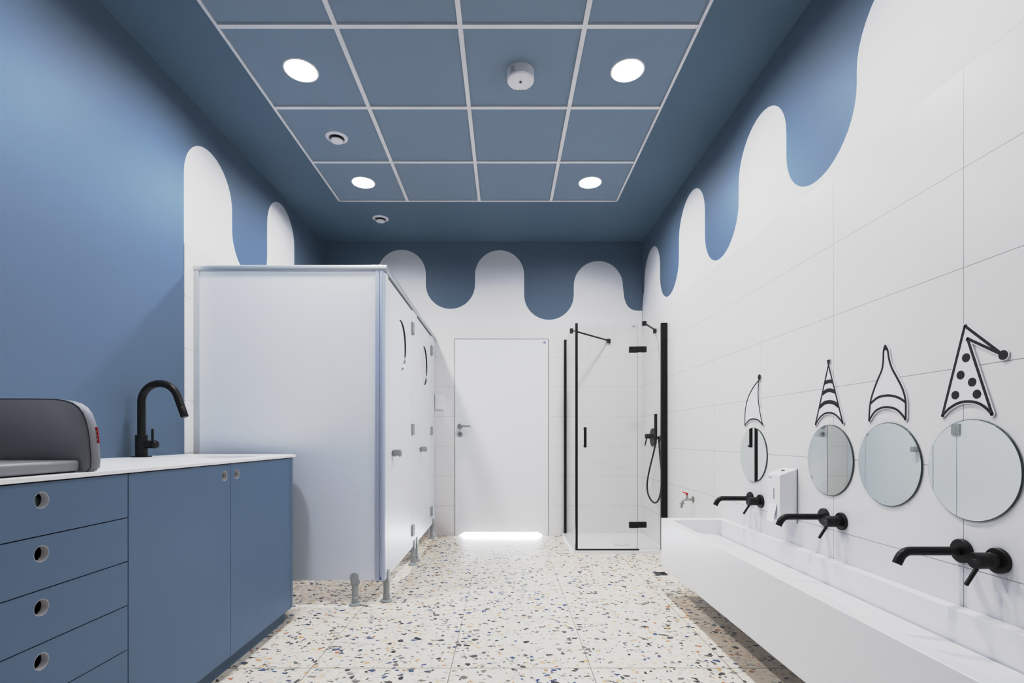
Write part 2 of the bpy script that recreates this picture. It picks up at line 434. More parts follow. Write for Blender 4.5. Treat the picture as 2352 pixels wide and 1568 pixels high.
# ------------------------------------------------------------------ ceiling fittings
def ceiling_light(loc, label, lamp='lamp'):
    t = thing('ceiling_light', label, 'light', loc, 'round lit ceiling lights')
    x, y, z = loc
    obj('trim_ring', lathe(BM(), [(0.083, 0.010), (0.083, -0.003), (0.086, -0.004), (0.091, -0.002), (0.092, 0), (0.084, 0), (0.084, 0.010)], loc), M['grid'], t)
    obj('reflector', lathe(BM(), [(0.0828, -0.002), (0.0828, 0.034), (0.0835, 0.034), (0.0835, -0.002)], loc), M['reflector'], t)
    bm = BM(); bm.faces.new([bm.verts.new((x + 0.0828 * cos(-2 * pi * i / 48), y + 0.0828 * sin(-2 * pi * i / 48), z + DEPTH)) for i in range(48)])
    obj('diffuser', bm, M[lamp], t, smooth=0)
    bm = BM(); cyl(bm, (x, y, z + 0.0345), (x, y, z + 0.05), 0.088); obj('housing', bm, M['grid'], t)
    return t
LZ = ZC + 0.007
L0 = ceiling_light((-1.103, 2.725, LZ), 'bright round ceiling light at the front left of the blue ceiling grid')
copy_thing(L0, (0.662, 2.725, LZ), 'bright round ceiling light to the right of the white cylindrical emergency light')
copy_thing(L0, (-1.103, 3.925, LZ), 'bright round ceiling light between the two round ceiling vents')
copy_thing(L0, (0.662, 3.925, LZ), 'bright round ceiling light in the far right corner panel above the shower')
# the same fittings in the next row, above the viewpoint
ceiling_light((-1.103, 1.525, LZ), 'round ceiling light overhead on the left, above the drawer cabinet', 'lamp_left')
ceiling_light((0.662, 1.525, LZ), 'round ceiling light overhead on the right, above the near faucet', 'lamp_right')

def ceiling_vent(loc, label):
    t = thing('ceiling_vent', label, 'vent', loc, 'round ceiling vents')
    obj('vent_ring', lathe(BM(), [(0.050, 0.004), (0.046, -0.004), (0.052, -0.011), (0.062, -0.010), (0.071, -0.004), (0.072, 0), (0.050, 0.004)], loc), M['plastic'], t)
    obj('vent_throat', lathe(BM(), [(0, -0.001), (0.049, -0.001), (0.049, -0.003), (0, -0.003)], loc), M['core'], t)
    d = obj('vent_disc', lathe(BM(), [(0, -0.016), (0.030, -0.016), (0.040, -0.022), (0.040, -0.026), (0.036, -0.029), (0, -0.030)], loc), M['plastic'], t)
    bm = BM(); cyl(bm, (loc[0], loc[1], loc[2] - 0.003), (loc[0], loc[1], loc[2] - 0.017), 0.005); obj('spindle', bm, M['steel'], d)
    return t
v0 = ceiling_vent((-1.112, 3.332, LZ), 'white round vent set in a blue grid panel')
copy_thing(v0, (-1.124, 4.553, ZC), 'white round vent on the dark plain ceiling border by the cubicles')

t = thing('emergency_light', 'white cylindrical emergency light on the blue ceiling panel', 'emergency light', (0.084, 2.735, LZ))
p = (0.084, 2.735, LZ)
obj('housing', lathe(BM(), [(0, 0), (0.074, 0), (0.074, -0.046), (0.072, -0.050), (0.0, -0.050)], p), M['plastic'], t)
obj('cover', lathe(BM(), [(0.0735, -0.046), (0.0745, -0.048), (0.070, -0.054), (0.066, -0.0555), (0.012, -0.0555), (0.009, -0.053), (0, -0.053)], p), M['acryl'], t)
obj('lens', lathe(BM(), [(0, -0.054), (0.006, -0.054), (0.0045, -0.060), (0, -0.061)], p), M['lens'], t)
for dx, m_ in ((-0.017, 'led'), (-0.002, 'ink'), (0.014, 'ink')):
    bm = BM(); cyl(bm, (p[0] + dx, p[1] + 0.064, p[2] - 0.054), (p[0] + dx, p[1] + 0.064, p[2] - 0.0572), 0.0026, seg=12)
    obj('indicator', bm, M[m_], t)
bm = BM()
for r_ in range(5):
    for c_ in range(3):
        a = R(236 - c_ * 7 + r_ * 0.5) ; zz = p[2] - 0.012 - r_ * 0.0065
        q = [(a, zz), (a + R(4 if (r_ + c_) % 2 else 5.5), zz), (a + R(4 if (r_ + c_) % 2 else 5.5), zz - 0.003), (a, zz - 0.003)]
        bm.faces.new([bm.verts.new((p[0] + 0.0745 * cos(b_), p[1] + 0.0745 * sin(b_), z_)) for b_, z_ in q])
obj('rating_print', bm, M['print'], t, smooth=0)

# ------------------------------------------------------------------ toilet cubicles
CX, CY = -0.71, 2.974            # outer faces: front plane x, side plane y
ZB, ZT = 0.146, 2.006
cub = thing('toilet_cubicle', 'white toilet cubicle block with two doors on grey legs along the left wall', 'toilet cubicle', (-1.2, 4.0, 0))
TH = 0.012
bm = BM(); box(bm, XL + 0.03, -0.762, CY, CY + TH, ZB, ZT - 0.034); obj('side_panel', bm, M['hpl'], cub, smooth=0, bevel=0.001)
bm = BM(); box(bm, XL + 0.007, CX - TH - 0.002, 3.985, 3.985 + TH, ZB, ZT - 0.034); obj('partition', bm, M['hpl'], cub, smooth=0)
bm = BM(); box(bm, XL + 0.0065, XL + 0.036, CY - 0.008, CY + TH + 0.006, ZB, ZT - 0.034); obj('wall_channel', bm, M['alu'], cub, smooth=0, bevel=0.002)
bm = BM()
prism(bm, [(-0.764, CY - 0.006), (-0.740, CY - 0.006), (-0.738, CY - 0.003), (-0.735, CY - 0.007)] + arc(CX - 0.018, CY + 0.012, 0.0195, -pi / 2, 0, 8)
      + [(CX + 0.0015, CY + 0.022), (CX - 0.014, CY + 0.022), (CX - 0.014, CY + 0.016), (-0.764, CY + 0.016)], 'z', ZB, ZT - 0.034)
cp = obj('corner_profile', bm, M['alublue'], cub, smooth=20)
bm = BM(); lathe(bm, [(0, -0.009), (0.0035, -0.007), (0.004, 0), (0.0025, 0.007), (0, 0.010)], (-0.733, CY - 0.008, ZB + 0.014), (0, 0, 1), 16); obj('end_cap', bm, M['blueplastic'], cp)
for y0, y1 in ((CY + 0.022, 3.066), (3.862, 4.068), (4.838, YB - 0.002)):
    bm = BM(); box(bm, CX - TH, CX, y0, y1, ZB, ZT - 0.034); obj('pilaster', bm, M['hpl'], cub, smooth=0, bevel=0.001)
def rail(name, pts):
    bm = BM(); a, b = Vector(pts[0]), Vector(pts[1])
    if abs(a.x - b.x) > abs(a.y - b.y): prism(bm, rrect(a.y - 0.017, a.y + 0.017, ZT - 0.036, ZT, 0.012, 5), 'x', a.x, b.x)
    else: prism(bm, rrect(a.x - 0.017, a.x + 0.017, ZT - 0.036, ZT, 0.012, 5), 'y', a.y, b.y)
    return obj(name, bm, M['alu'], cub, smooth=40)
rail('top_rail', ((XL + 0.007, CY + 0.006, 0), (CX + 0.013, CY + 0.006, 0)))
rail('top_rail', ((CX - 0.004, CY + 0.024, 0), (CX - 0.004, YB - 0.002, 0)))
for y0, y1 in ((3.07, 3.858), (4.072, 4.834)):
    bm = BM(); box(bm, CX - TH - 0.012, CX - TH - 0.004, y0 - 0.004, y1 + 0.004, ZT - 0.075, ZT - 0.034); obj('gap_shade', bm, M['core'], cub, smooth=0)  # dark strip added so the gap above each door looks shaded
    yc = (y0 + y1) / 2 - 0.012
    bm = BM(); prism(bm, rect(y0 + 0.002, y1 - 0.002, ZB, ZT - 0.052), 'x', CX - TH, CX, holes=[circ(yc, 1.62, 0.17, 72)])
    d = obj('cubicle_door', bm, M['hpl'], cub, smooth=0)
    obj('porthole_edge', lathe(BM(), [(0.1704, 0.0), (0.1704, TH - 0.0004), (0.1695, TH - 0.0004), (0.1695, 0.0), (0.1704, 0.0)], (CX - TH, yc, 1.62), (1, 0, 0), 72), M['core'], d)
    for z0, z1 in ((1.778, 1.866), (1.010, 1.092), (0.238, 0.322)):
        bm = BM(); box(bm, CX, CX + 0.013, y1 - 0.036, y1 - 0.002, z0, z1); box(bm, CX, CX + 0.013, y1 + 0.003, y1 + 0.036, z0 + 0.002, z1 - 0.002)
        cyl(bm, (CX + 0.010, y1, z0 + 0.001), (CX + 0.010, y1, z1 - 0.001), 0.009, seg=16)
        obj('hinge', bm, M['grey'], d, bevel=0.002)
    bm = BM(); kb = [(-0.025, -0.024)] + arc(0, -0.030, 0.012, pi * 0.88, pi * 0.12, 8) + [(0.025, -0.024)] + arc(0.021, 0.0, 0.024, -0.9, 0.9, 6)[1:-1] + [(0.025, 0.024), (-0.025, 0.024)]
    ky = y0 + (0.108 if y0 < 3.5 else 0.138)
    bm = BM(); cyl(bm, (CX, ky, 0.891), (CX + 0.016, ky, 0.891), 0.017, seg=24)
    prism(bm, [(CX + 0.010, 0.869), (CX + 0.020, 0.869), (CX + 0.025, 0.874), (CX + 0.032, 0.877), (CX + 0.039, 0.874), (CX + 0.044, 0.869), (CX + 0.054, 0.869),
               (CX + 0.058, 0.876), (CX + 0.060, 0.891), (CX + 0.058, 0.906), (CX + 0.054, 0.913), (CX + 0.010, 0.913)], 'y', ky - 0.021, ky + 0.021)
    obj('door_knob', bm, M['grey'], d, bevel=0.004, seg=3)
def leg(x, y, face):
    bm = BM(); o = (x, y, 0)
    lathe(bm, [(0, 0), (0.036, 0), (0.036, 0.008), (0.032, 0.013), (0.021, 0.014), (0.0205, 0.047), (0.0185, 0.049), (0.018, 0.128), (0, 0.128)], o, (0, 0, 1), 28)
    w, pr = 0.023, 0.010
    poly = [(-w, 0.124), (w, 0.124)] + arc(0, 0.170, w, 0, pi, 10)
    if face == 'y':
        prism(bm, [(x + a, b) for a, b in poly], 'y', CY - pr, CY); prism(bm, [(x + a, b) for a, b in poly], 'y', CY + TH, CY + TH + pr)
        prism(bm, [(x - 0.013, 0.124), (x + 0.013, 0.124)] + arc(x, 0.172, 0.013, 0, pi, 8), 'y', CY - pr - 0.004, CY - pr + 0.001)
        box(bm, x - w + 0.002, x + w - 0.002, CY - pr + 0.001, CY + TH + pr - 0.001, 0.118, 0.1445)
    else:
        prism(bm, [(y + a, b) for a, b in poly], 'x', CX, CX + pr); prism(bm, [(y + a, b) for a, b in poly], 'x', CX - TH - pr, CX - TH)
        box(bm, CX - TH - pr + 0.001, CX + pr - 0.001, y - w + 0.002, y + w - 0.002, 0.118, 0.1445)
    return obj('leg', bm, M['grey'], cub, smooth=40)
leg(-0.886, CY + 0.006, 'y')
for y in (3.045, 3.925, 4.045, 4.955): leg(CX - 0.006, y, 'x')

# light switch
t = thing('light_switch', 'white double light switch on the tiles between cubicles and door', 'switch', (-0.661, YB, 1.346))
bm = BM(); box(bm, -0.705, -0.617, YB - 0.010, YB, 1.267, 1.425); obj('frame', bm, M['plastic'], t, smooth=0, bevel=0.003)
for z0 in (1.279, 1.351):
    bm = BM(); box(bm, -0.690, -0.632, YB - 0.014, YB - 0.008, z0 + 0.002, z0 + 0.060); obj('rocker', bm, M['plastic'], t, smooth=0, bevel=0.002)

# ------------------------------------------------------------------ shower
t = thing('shower_tray', 'low square white shower tray in the back right corner', 'shower tray', (0.98, 4.68, 0))
SX, SY = 0.575, 4.26
bm = BM(); box(bm, SX, XR - TILE_T - 0.001, SY, YB - 0.002, 0, 0.022)
prism(bm, rect(SX, XR - TILE_T - 0.001, SY, YB - 0.002), 'z', 0.021, 0.029, holes=[rrect(SX + 0.05, XR - 0.055, SY + 0.05, YB - 0.05, 0.04, 6)])
obj('tray', bm, M['tray'], t, smooth=30)
dr = obj('drain_cover', lathe(BM(), [(0, 0.006), (0.054, 0.006), (0.058, 0.004), (0.058, 0)], (1.055, 4.575, 0.0215)), M['tray'], t)
obj('drain_ring', lathe(BM(), [(0.0595, 0), (0.0595, 0.003), (0.065, 0.003), (0.065, 0)], (1.055, 4.575, 0.0215)), M['steel'], dr)

sh = thing('shower_enclosure', 'clear glass corner shower enclosure with matte black fittings', 'shower enclosure', (0.98, 4.68, 0.03))
GYF, GXL = 4.29, 0.606            # glass planes
ZG0, ZG1 = 0.034, 1.957
bm = BM(); box(bm, 0.620, 1.127, GYF - 0.003, GYF + 0.003, ZG0 + 0.006, ZG1)
dp = obj('door_panel', bm, M['glass'], sh, smooth=0)
bm = BM(); box(bm, 1.1255, 1.1285, GYF - 0.003, GYF + 0.003, ZG0 + 0.006, ZG1); obj('panel_edge', bm, M['glassedge'], dp, smooth=0)
bm = BM(); box(bm, 0.597, 1.140, GYF - 0.007, GYF + 0.007, 0.030, 0.041); obj('bottom_seal', bm, M['black'], dp, smooth=0, bevel=0.001)
for z in (1.735, 0.245):
    bm = BM(); box(bm, 1.056, 1.1275, GYF - 0.014, GYF + 0.012, z - 0.025, z + 0.025); box(bm, 1.1295, 1.201, GYF - 0.014, GYF + 0.012, z - 0.022, z + 0.026)
    cyl(bm, (1.1285, GYF - 0.012, z - 0.023), (1.1285, GYF - 0.012, z + 0.023), 0.004, seg=12)
    obj('hinge', bm, M['black'], dp, bevel=0.0015)
bm = BM(); box(bm, 0.664, 0.686, GYF - 0.052, GYF - 0.034, 0.905, 1.075)
for z in (0.916, 1.064): cyl(bm, (0.674, GYF - 0.040, z), (0.674, GYF, z), 0.008, seg=16)
obj('handle', bm, M['black'], dp, bevel=0.002)
bm = BM()
for i, w in enumerate((0.005, 0.004, 0.006, 0.006)): box(bm, 1.078 + i * 0.0075, 1.078 + i * 0.0075 + w, GYF - 0.0036, GYF - 0.003, 1.930, 1.939 - 0.002 * (i == 1))
obj('maker_mark', bm, M['print'], dp, smooth=0)
bm = BM(); box(bm, 1.131, 1.330, GYF - 0.003, GYF + 0.003, 0.030, ZG1); obj('fixed_panel', bm, M['glass'], sh, smooth=0)
bm = BM(); box(bm, GXL - 0.003, GXL + 0.003, GYF + 0.010, YB - 0.02, 0.030, ZG1 + 0.01); obj('side_panel', bm, M['glass'], sh, smooth=0)
bm = BM(); box(bm, 0.598, 0.6185, GYF - 0.008, GYF + 0.012, 0.030, ZG1 + 0.004); obj('corner_seal', bm, M['black'], sh, smooth=0, bevel=0.002)
bm = BM(); box(bm, 0.594, 0.617, YB - 0.035, YB - 0.001, 0.030, ZG1 + 0.012); obj('wall_profile', bm, M['black'], sh, smooth=0, bevel=0.002)
bm = BM(); box(bm, 1.326, XR - TILE_T - 0.001, GYF - 0.014, GYF + 0.014, 0.030, ZG1 + 0.006); obj('wall_profile', bm, M['black'], sh, smooth=0, bevel=0.003)
def support(a, b, clip):
    a, b = Vector(a), Vector(b); bm = BM(); d = (b - a).normalized(); tube(bm, [a, b - d * 0.014], 0.0075, 16)
    tube(bm, [b - d * 0.045, b - d * 0.022], 0.011, 16)
    if clip == 'side': box(bm, a.x - 0.014, a.x + 0.014, a.y - 0.016, a.y + 0.016, a.z - 0.028, a.z + 0.014); box(bm, b.x - 0.014, b.x + 0.014, b.y - 0.024, b.y, b.z - 0.026, b.z + 0.014)
    else: box(bm, a.x - 0.016, a.x + 0.016, a.y - 0.014, a.y + 0.014, a.z - 0.022, a.z + 0.014); box(bm, b.x - 0.022, b.x, b.y - 0.014, b.y + 0.014, b.z - 0.026, b.z + 0.014)
    obj('support_bar', bm, M['black'], sh, smooth=40)
support((GXL, 4.60, 1.967), (1.045, YB - 0.001, 1.965), 'side')
support((1.184, GYF, 1.962), (XR - TILE_T - 0.001, 4.61, 1.967), 'front')

RW = XR - TILE_T                 # tiled face of the right wall
t = thing('shower_mixer', 'black shower mixer valve with round plate inside the shower', 'shower mixer', (RW, 4.70, 0.99))
obj('wall_plate', lathe(BM(), [(0, 0), (0.085, 0), (0.085, 0.006), (0.083, 0.008), (0, 0.008)], (RW, 4.70, 0.99), (-1, 0, 0), 56), M['black'], t)
bm = BM(); cyl(bm, (RW - 0.006, 4.70, 1.0), (RW - 0.072, 4.70, 1.0), 0.022); obj('valve_body', bm, M['black'], t, bevel=0.002)
bm = BM(); tube(bm, [(RW - 0.058, 4.70, 0.985), (RW - 0.074, 4.70, 0.915)], 0.0055); obj('lever', bm, M['black'], t)
t = thing('hand_shower', 'black stick hand shower with looping hose hung on the shower wall', 'hand shower', (RW, 4.45, 0.985))
bm = BM(); tube(bm, [(1.33, 4.45, 1.197), (1.33, 4.45, 1.195), (1.33, 4.45, 1.03), (1.33, 4.452, 0.99), (1.33, 4.458, 0.925)], [0.011, 0.013, 0.013, 0.012, 0.009]); obj('handset', bm, M['black'], t)
bm = BM(); cyl(bm, (RW, 4.45, 0.985), (1.35, 4.45, 0.985), 0.014); lathe(bm, [(0, 0), (0.026, 0), (0.026, 0.008), (0, 0.008)], (RW, 4.45, 0.985), (-1, 0, 0)); pipe_ring(bm, (1.33, 4.452, 0.972), (0, 0, 1), 0.020, 0.0135, 0.026)
cyl(bm, (1.36, 4.45, 0.985), (1.36, 4.45, 0.945), 0.010)
obj('holder', bm, M['black'], t)
bm = BM(); tube(bm, catmull([(1.33, 4.458, 0.93), (1.328, 4.50, 0.86), (1.325, 4.62, 0.70), (1.325, 4.70, 0.56), (1.328, 4.675, 0.46), (1.338, 4.56, 0.405), (1.350, 4.46, 0.425), (1.358, 4.395, 0.52), (1.36, 4.385, 0.68), (1.36, 4.43, 0.85), (1.36, 4.45, 0.95)], 8), 0.0072, 14); obj('hose', bm, M['blackrub'], t)

# garden tap
t = thing('garden_tap', 'small chrome wall tap with red lever between shower and wash trough', 'tap', (RW, 3.695, 0.534))
ty, tz = 3.695, 0.534
obj('flange', lathe(BM(), [(0, 0), (0.028, 0), (0.027, 0.004), (0.018, 0.009), (0.011, 0.013), (0.011, 0.02), (0, 0.02)], (RW, ty, tz), (-1, 0, 0)), M['chrome'], t)
bm = BM(); tube(bm, [(RW - 0.012, ty, tz), (RW - 0.025, ty, tz), (RW - 0.035, ty, tz), (RW - 0.050, ty, tz), (RW - 0.060, ty, tz), (RW - 0.068, ty, tz - 0.002), (RW - 0.075, ty, tz - 0.014), (RW - 0.078, ty, tz - 0.022)], [0.008, 0.008, 0.010, 0.011, 0.009, 0.008, 0.0075, 0.0075], 16)
cyl(bm, (RW - 0.042, ty, tz + 0.004), (RW - 0.045, ty, tz + 0.034), 0.008, 0.006); cyl(bm, (RW - 0.044, ty, tz + 0.022), (RW - 0.0445, ty, tz + 0.027), 0.010, seg=6)
obj('tap_body', bm, M['chrome'], t, smooth=30)
bm = BM(); tube(bm, [(RW - 0.078, ty, tz - 0.018), (RW - 0.086, ty, tz - 0.060)], 0.009); box(bm, RW - 0.098, RW - 0.062, ty - 0.006, ty + 0.006, tz - 0.034, tz - 0.024); obj('hose_nozzle', bm, M['chrome'], t)
bm = BM(); cyl(bm, (RW - 0.045, ty, tz + 0.034), (RW - 0.046, ty, tz + 0.048), 0.009, 0.008)
prism(bm, [(RW - 0.040, tz + 0.042), (RW - 0.040, tz + 0.049), (RW - 0.052, tz + 0.051), (RW - 0.080, tz + 0.058), (RW - 0.080, tz + 0.054), (RW - 0.054, tz + 0.043)], 'y', ty - 0.007, ty + 0.007); obj('lever', bm, M['red'], t, bevel=0.001)

# floor drain
t = thing('floor_drain', 'small square metal floor drain grate in front of the shower', 'drain', (1.126, 3.657, 0))
bm = BM(); prism(bm, rect(1.080, 1.172, 3.611, 3.703), 'z', 0.0002, 0.003, holes=[rect(1.088, 1.164, 3.619, 3.695)]); obj('frame', bm, M['steel'], t, smooth=0)
bm = BM(); box(bm, 1.088, 1.164, 3.619, 3.695, 0.0002, 0.0008); obj('sump', bm, M['dark'], t, smooth=0)
bm = BM()
for i in range(7): box(bm, 1.0915 + i * 0.0105, 1.0955 + i * 0.0105, 3.619, 3.695, 0.0008, 0.0028)
for i in range(1, 3): box(bm, 1.088, 1.164, 3.619 + i * 0.0253 - 0.002, 3.619 + i * 0.0253 + 0.002, 0.0009, 0.0027)
obj('grate', bm, M['steel'], t, smooth=0)

# ------------------------------------------------------------------ wash trough
t = thing('wash_trough', 'long white wall-hung wash trough under the round mirrors', 'basin', (1.18, 1.9, 0.18))
X0, X1, Y0, Y1, B0, T0 = 0.988, RW - 0.001, 0.62, 3.192, 0.182, 0.481
prof_in = [(X0 + 0.058, T0 - 0.007), (1.058, 0.414), (1.064, 0.409), (1.338, 0.379), (1.338, 0.340), (1.345, 0.340), (1.346, T0 - 0.004)]
bm = BM()
# outer shell (front, ends, bottom) and a mitred rim with inner walls
def vv(x, y, z): return bm.verts.new((x, y, z))
yi0, yi1 = Y0 + 0.05, Y1 - 0.047
o = {kk: vv(*kk) for kk in [(x, y, z) for x in (X0, X1) for y in (Y0, Y1) for z in (B0, T0)]}
def F(*ks): bm.faces.new([o[k_] for k_ in ks])
F((X0, Y0, B0), (X0, Y1, B0), (X0, Y1, T0), (X0, Y0, T0)); F((X1, Y0, B0), (X1, Y1, B0), (X1, Y1, T0), (X1, Y0, T0))
F((X0, Y0, B0), (X1, Y0, B0), (X1, Y0, T0), (X0, Y0, T0)); F((X0, Y1, B0), (X1, Y1, B0), (X1, Y1, T0), (X0, Y1, T0))
F((X0, Y0, B0), (X1, Y0, B0), (X1, Y1, B0), (X0, Y1, B0))
a = [vv(x, yi0, z) for x, z in prof_in]; b = [vv(x, yi1, z) for x, z in prof_in]
for i in range(len(a) - 1): bm.faces.new((a[i], a[i + 1], b[i + 1], b[i]))
bm.faces.new(a); bm.faces.new(b)
bm.faces.new((o[(X0, Y0, T0)], o[(X0, Y1, T0)], b[0], a[0])); bm.faces.new((o[(X1, Y0, T0)], o[(X1, Y1, T0)], b[-1], a[-1]))
bm.faces.new((o[(X0, Y0, T0)], o[(X1, Y0, T0)], a[-1], a[0])); bm.faces.new((o[(X0, Y1, T0)], o[(X1, Y1, T0)], b[-1], b[0]))
obj('trough_body', bm, M['basin'], t, smooth=0, bevel=0.003, seg=3)
bm = BM(); box(bm, 1.3385, 1.3447, yi0 + 0.002, yi1 - 0.002, 0.352, 0.3705); obj('drain_slot', bm, M['slot'], t, smooth=0)

# ------------------------------------------------------------------ wall faucets
def wall_faucet(y, label):
    z = 0.648
    t = thing('wall_faucet', label, 'faucet', (RW, y, z), 'black wall faucets over the trough')
    obj('spout_flange', lathe(BM(), [(0, 0), (0.0355, 0), (0.0355, 0.009), (0.0335, 0.011), (0, 0.011)], (RW, y, z), (-1, 0, 0), 48), M['black'], t)
    cx, rr = 1.222, 0.038
    pts = [(RW - 0.004, y, z), (cx + 0.05, y, z), (cx, y, z)] + [(cx - rr * sin(R(q)), y, z - rr + rr * cos(R(q))) for q in range(8, 66, 8)]
    q = R(64); e = Vector((cx - rr * sin(q), y, z - rr + rr * cos(q))); d = Vector((-cos(q), 0, -sin(q)))
    sp = obj('spout', tube(BM(), pts + [tuple(e + d * 0.002), tuple(e + d * 0.019)], 0.0130, 24), M['black'], t, smooth=40)
    bm = BM(); cyl(bm, e + d * 0.017, e + d * 0.0194, 0.0095); obj('aerator', bm, M['steel'], sp)
    yh = y - 0.112
    obj('handle_flange', lathe(BM(), [(0, 0), (0.0355, 0), (0.0355, 0.009), (0.0335, 0.011), (0, 0.011)], (RW, yh, z - 0.002), (-1, 0, 0), 48), M['black'], t)
    h = obj('handle_body', lathe(BM(), [(0.019, 0.009), (0.019, 0.020), (0.0225, 0.021), (0.0225, 0.040), (0.0222, 0.0405), (0.0222, 0.0412), (0.0225, 0.0417), (0.0225, 0.070), (0.0215, 0.072), (0, 0.072)], (RW, yh, z - 0.002), (-1, 0, 0), 40), M['black'], t)
    bm = BM(); tube(bm, [(1.320, yh, z - 0.016), (1.285, yh, z - 0.070)], 0.0055, 16); obj('lever', bm, M['black'], h)
    bm = BM(); box(bm, RW - 0.0724, RW - 0.0719, yh - 0.008, yh + 0.004, z + 0.001, z + 0.003); box(bm, RW - 0.0724, RW - 0.0719, yh - 0.008, yh + 0.001, z - 0.004, z - 0.003)
    obj('maker_mark', bm, M['print'], h, smooth=0)
    bm = BM()
    for dx in (0.030, 0.034): box(bm, RW - dx - 0.0012, RW - dx + 0.0012, yh - 0.004, yh - 0.0015, z + 0.0196, z + 0.0204)
    obj('temperature_mark', bm, M['whitecloth'], h, smooth=0)
    return t
f0 = wall_faucet(1.518, 'black wall faucet nearest the viewer, below the mirror with the spotted jester hat')
copy_thing(f0, (RW, 2.175, 0.648), 'black wall faucet in the middle, reaching across the white paper dispenser')
copy_thing(f0, (RW, 2.828, 0.648), 'farthest black wall faucet, below the mirror next to the paper dispenser')

# ------------------------------------------------------------------ mirrors
def mirror(y, label):
    t = thing('wall_mirror', label, 'mirror', (RW, y, 0.893), 'round frameless mirrors')
    obj('mirror_glass', lathe(BM(), [(0.1482, 0.0062), (0, 0.0062)], (RW, y, 0.893), (-1, 0, 0), 96), M['mirror'], t, smooth=0)
    obj('bevelled_edge', lathe(BM(), [(0, 0.0002), (0.149, 0.0002), (0.15, 0.001), (0.15, 0.005), (0.1482, 0.0061), (0, 0.0061)], (RW, y, 0.893), (-1, 0, 0), 96), M['edge'], t)
    return t
m0 = mirror(1.488, 'round mirror under the spotted jester hat panel')
copy_thing(m0, (RW, 1.812, 0.893), 'round mirror under the plain flame-shaped hat panel with one band')
copy_thing(m0, (RW, 2.139, 0.893), 'round mirror under the striped pointed hat panel')
copy_thing(m0, (RW, 2.795, 0.893), 'round mirror under the small curved hat panel with a bobble')

# ------------------------------------------------------------------ hat panels
def ribbon(bm, pts, w, x, th, caps=True):
    """flat stroke of width w in the wall plane (y,z), front face at x, thickness th towards the wall"""
    P = [Vector(p) for p in pts]; n = len(P); L = []; Rr = []
    for i in range(n):
        a = (P[i] - P[i - 1]).normalized() if i else (P[1] - P[0]).normalized()
        b = (P[i + 1] - P[i]).normalized() if i < n - 1 else a
        tn = (a + b).normalized(); nr = Vector((-tn.y, tn.x)); s = max(0.45, tn.dot(a)); ww = w if not isinstance(w, list) else w[i]
        L.append(P[i] + nr * ww / 2 / s); Rr.append(P[i] - nr * ww / 2 / s)
    prism(bm, [tuple(p) for p in L] + [tuple(p) for p in Rr[::-1]], 'x', x, x + th)
    if caps:
        for i in (0, n - 1):
            ww = w if not isinstance(w, list) else w[i]
            prism(bm, circ(P[i].x, P[i].y, ww / 2, 16), 'x', x, x + th)
    return bm

def smooth2(pts, n=6): return [Vector((p.x, p.y)) for p in catmull([(a, b, 0) for a, b in pts], n)]
XH, TB, TI = RW - 0.0045, 0.0040, 0.0007      # white panel front, its thickness; ink thickness in front of it

def hat(label, outline, strokes, w, blobs=(), extra=(), fills=()):
    ys = [p[0] for p in outline]; zs = [p[1] for p in outline]
    t = thing('hat_panel', label, 'wall decoration', (RW, (min(ys) + max(ys)) / 2, min(zs)), 'hat-shaped panels above the mirrors')
    bm = BM(); prism(bm, [tuple(p) for p in outline], 'x', XH, XH + TB)
    for q_, s in enumerate(strokes): ribbon(bm, s, w + 0.0065, XH - 0.00005 * (q_ + 1), TB)
    for (a, b, r1, r2) in blobs: prism(bm, [(a + (r1 + 0.003) * cos(q * pi / 16), b + (r2 + 0.003) * sin(q * pi / 16)) for q in range(32)], 'x', XH, XH + TB)
    for f in fills: prism(bm, f, 'x', XH, XH + TB)
    obj('backing_panel', bm, M['acryl'], t, smooth=0)
    bm = BM()
    for q_, s in enumerate(strokes): ribbon(bm, s, w, XH - TI - 0.00005 * q_, TI)
    obj('outline', bm, M['ink'], t, smooth=0)
    for f in fills:
        bm = BM(); prism(bm, f, 'x', XH - TI * 1.5, XH); obj('tip', bm, M['ink'], t, smooth=0)
    for (a, b, r1, r2) in blobs:
        bm = BM(); prism(bm, [(a + r1 * cos(q * pi / 16), b + r2 * sin(q * pi / 16)) for q in range(32)], 'x', XH - TI * 1.5, XH); obj('bobble', bm, M['ink'], t, smooth=0)
    for nm, items in extra:
        for pts, ww in items:
            bm = BM()
            if len(pts) == 1: prism(bm, circ(pts[0][0], pts[0][1], ww, 32), 'x', XH - TI * 1.2, XH)
            else: ribbon(bm, smooth2(pts), ww, XH - TI * 1.2, TI * 1.2, caps=False)
            obj(nm, bm, M['ink'], t, smooth=0)
    return t
# spotted jester hat
body = [(1.5846, 1.0575), (1.507, 1.3229), (1.3908, 1.217), (1.4983, 1.2834), (1.422, 1.0547)]
brim = smooth2([(1.5846, 1.0575), (1.5615, 1.078), (1.5292, 1.0935), (1.4964, 1.0965), (1.4664, 1.0900), (1.4422, 1.0752), (1.422, 1.0547)])
hat('white hat panel of a jester hat with five black spots and drooping bobble', body + brim[::-1][1:-1],
    [[Vector(p) for p in body[:2]], [Vector(p) for p in body[1:3]], [Vector(p) for p in body[2:4]], [Vector(p) for p in body[3:5]], brim], 0.0078,
    blobs=[(1.3908, 1.217, 0.0132, 0.0132)],
    extra=[('spot', [([(1.503, 1.2273)], 0.0130), ([(1.521, 1.1779)], 0.0130), ([(1.4835, 1.1524)], 0.0130), ([(1.5388, 1.1188)], 0.0130), ([(1.4684, 1.1157)], 0.0130)])])
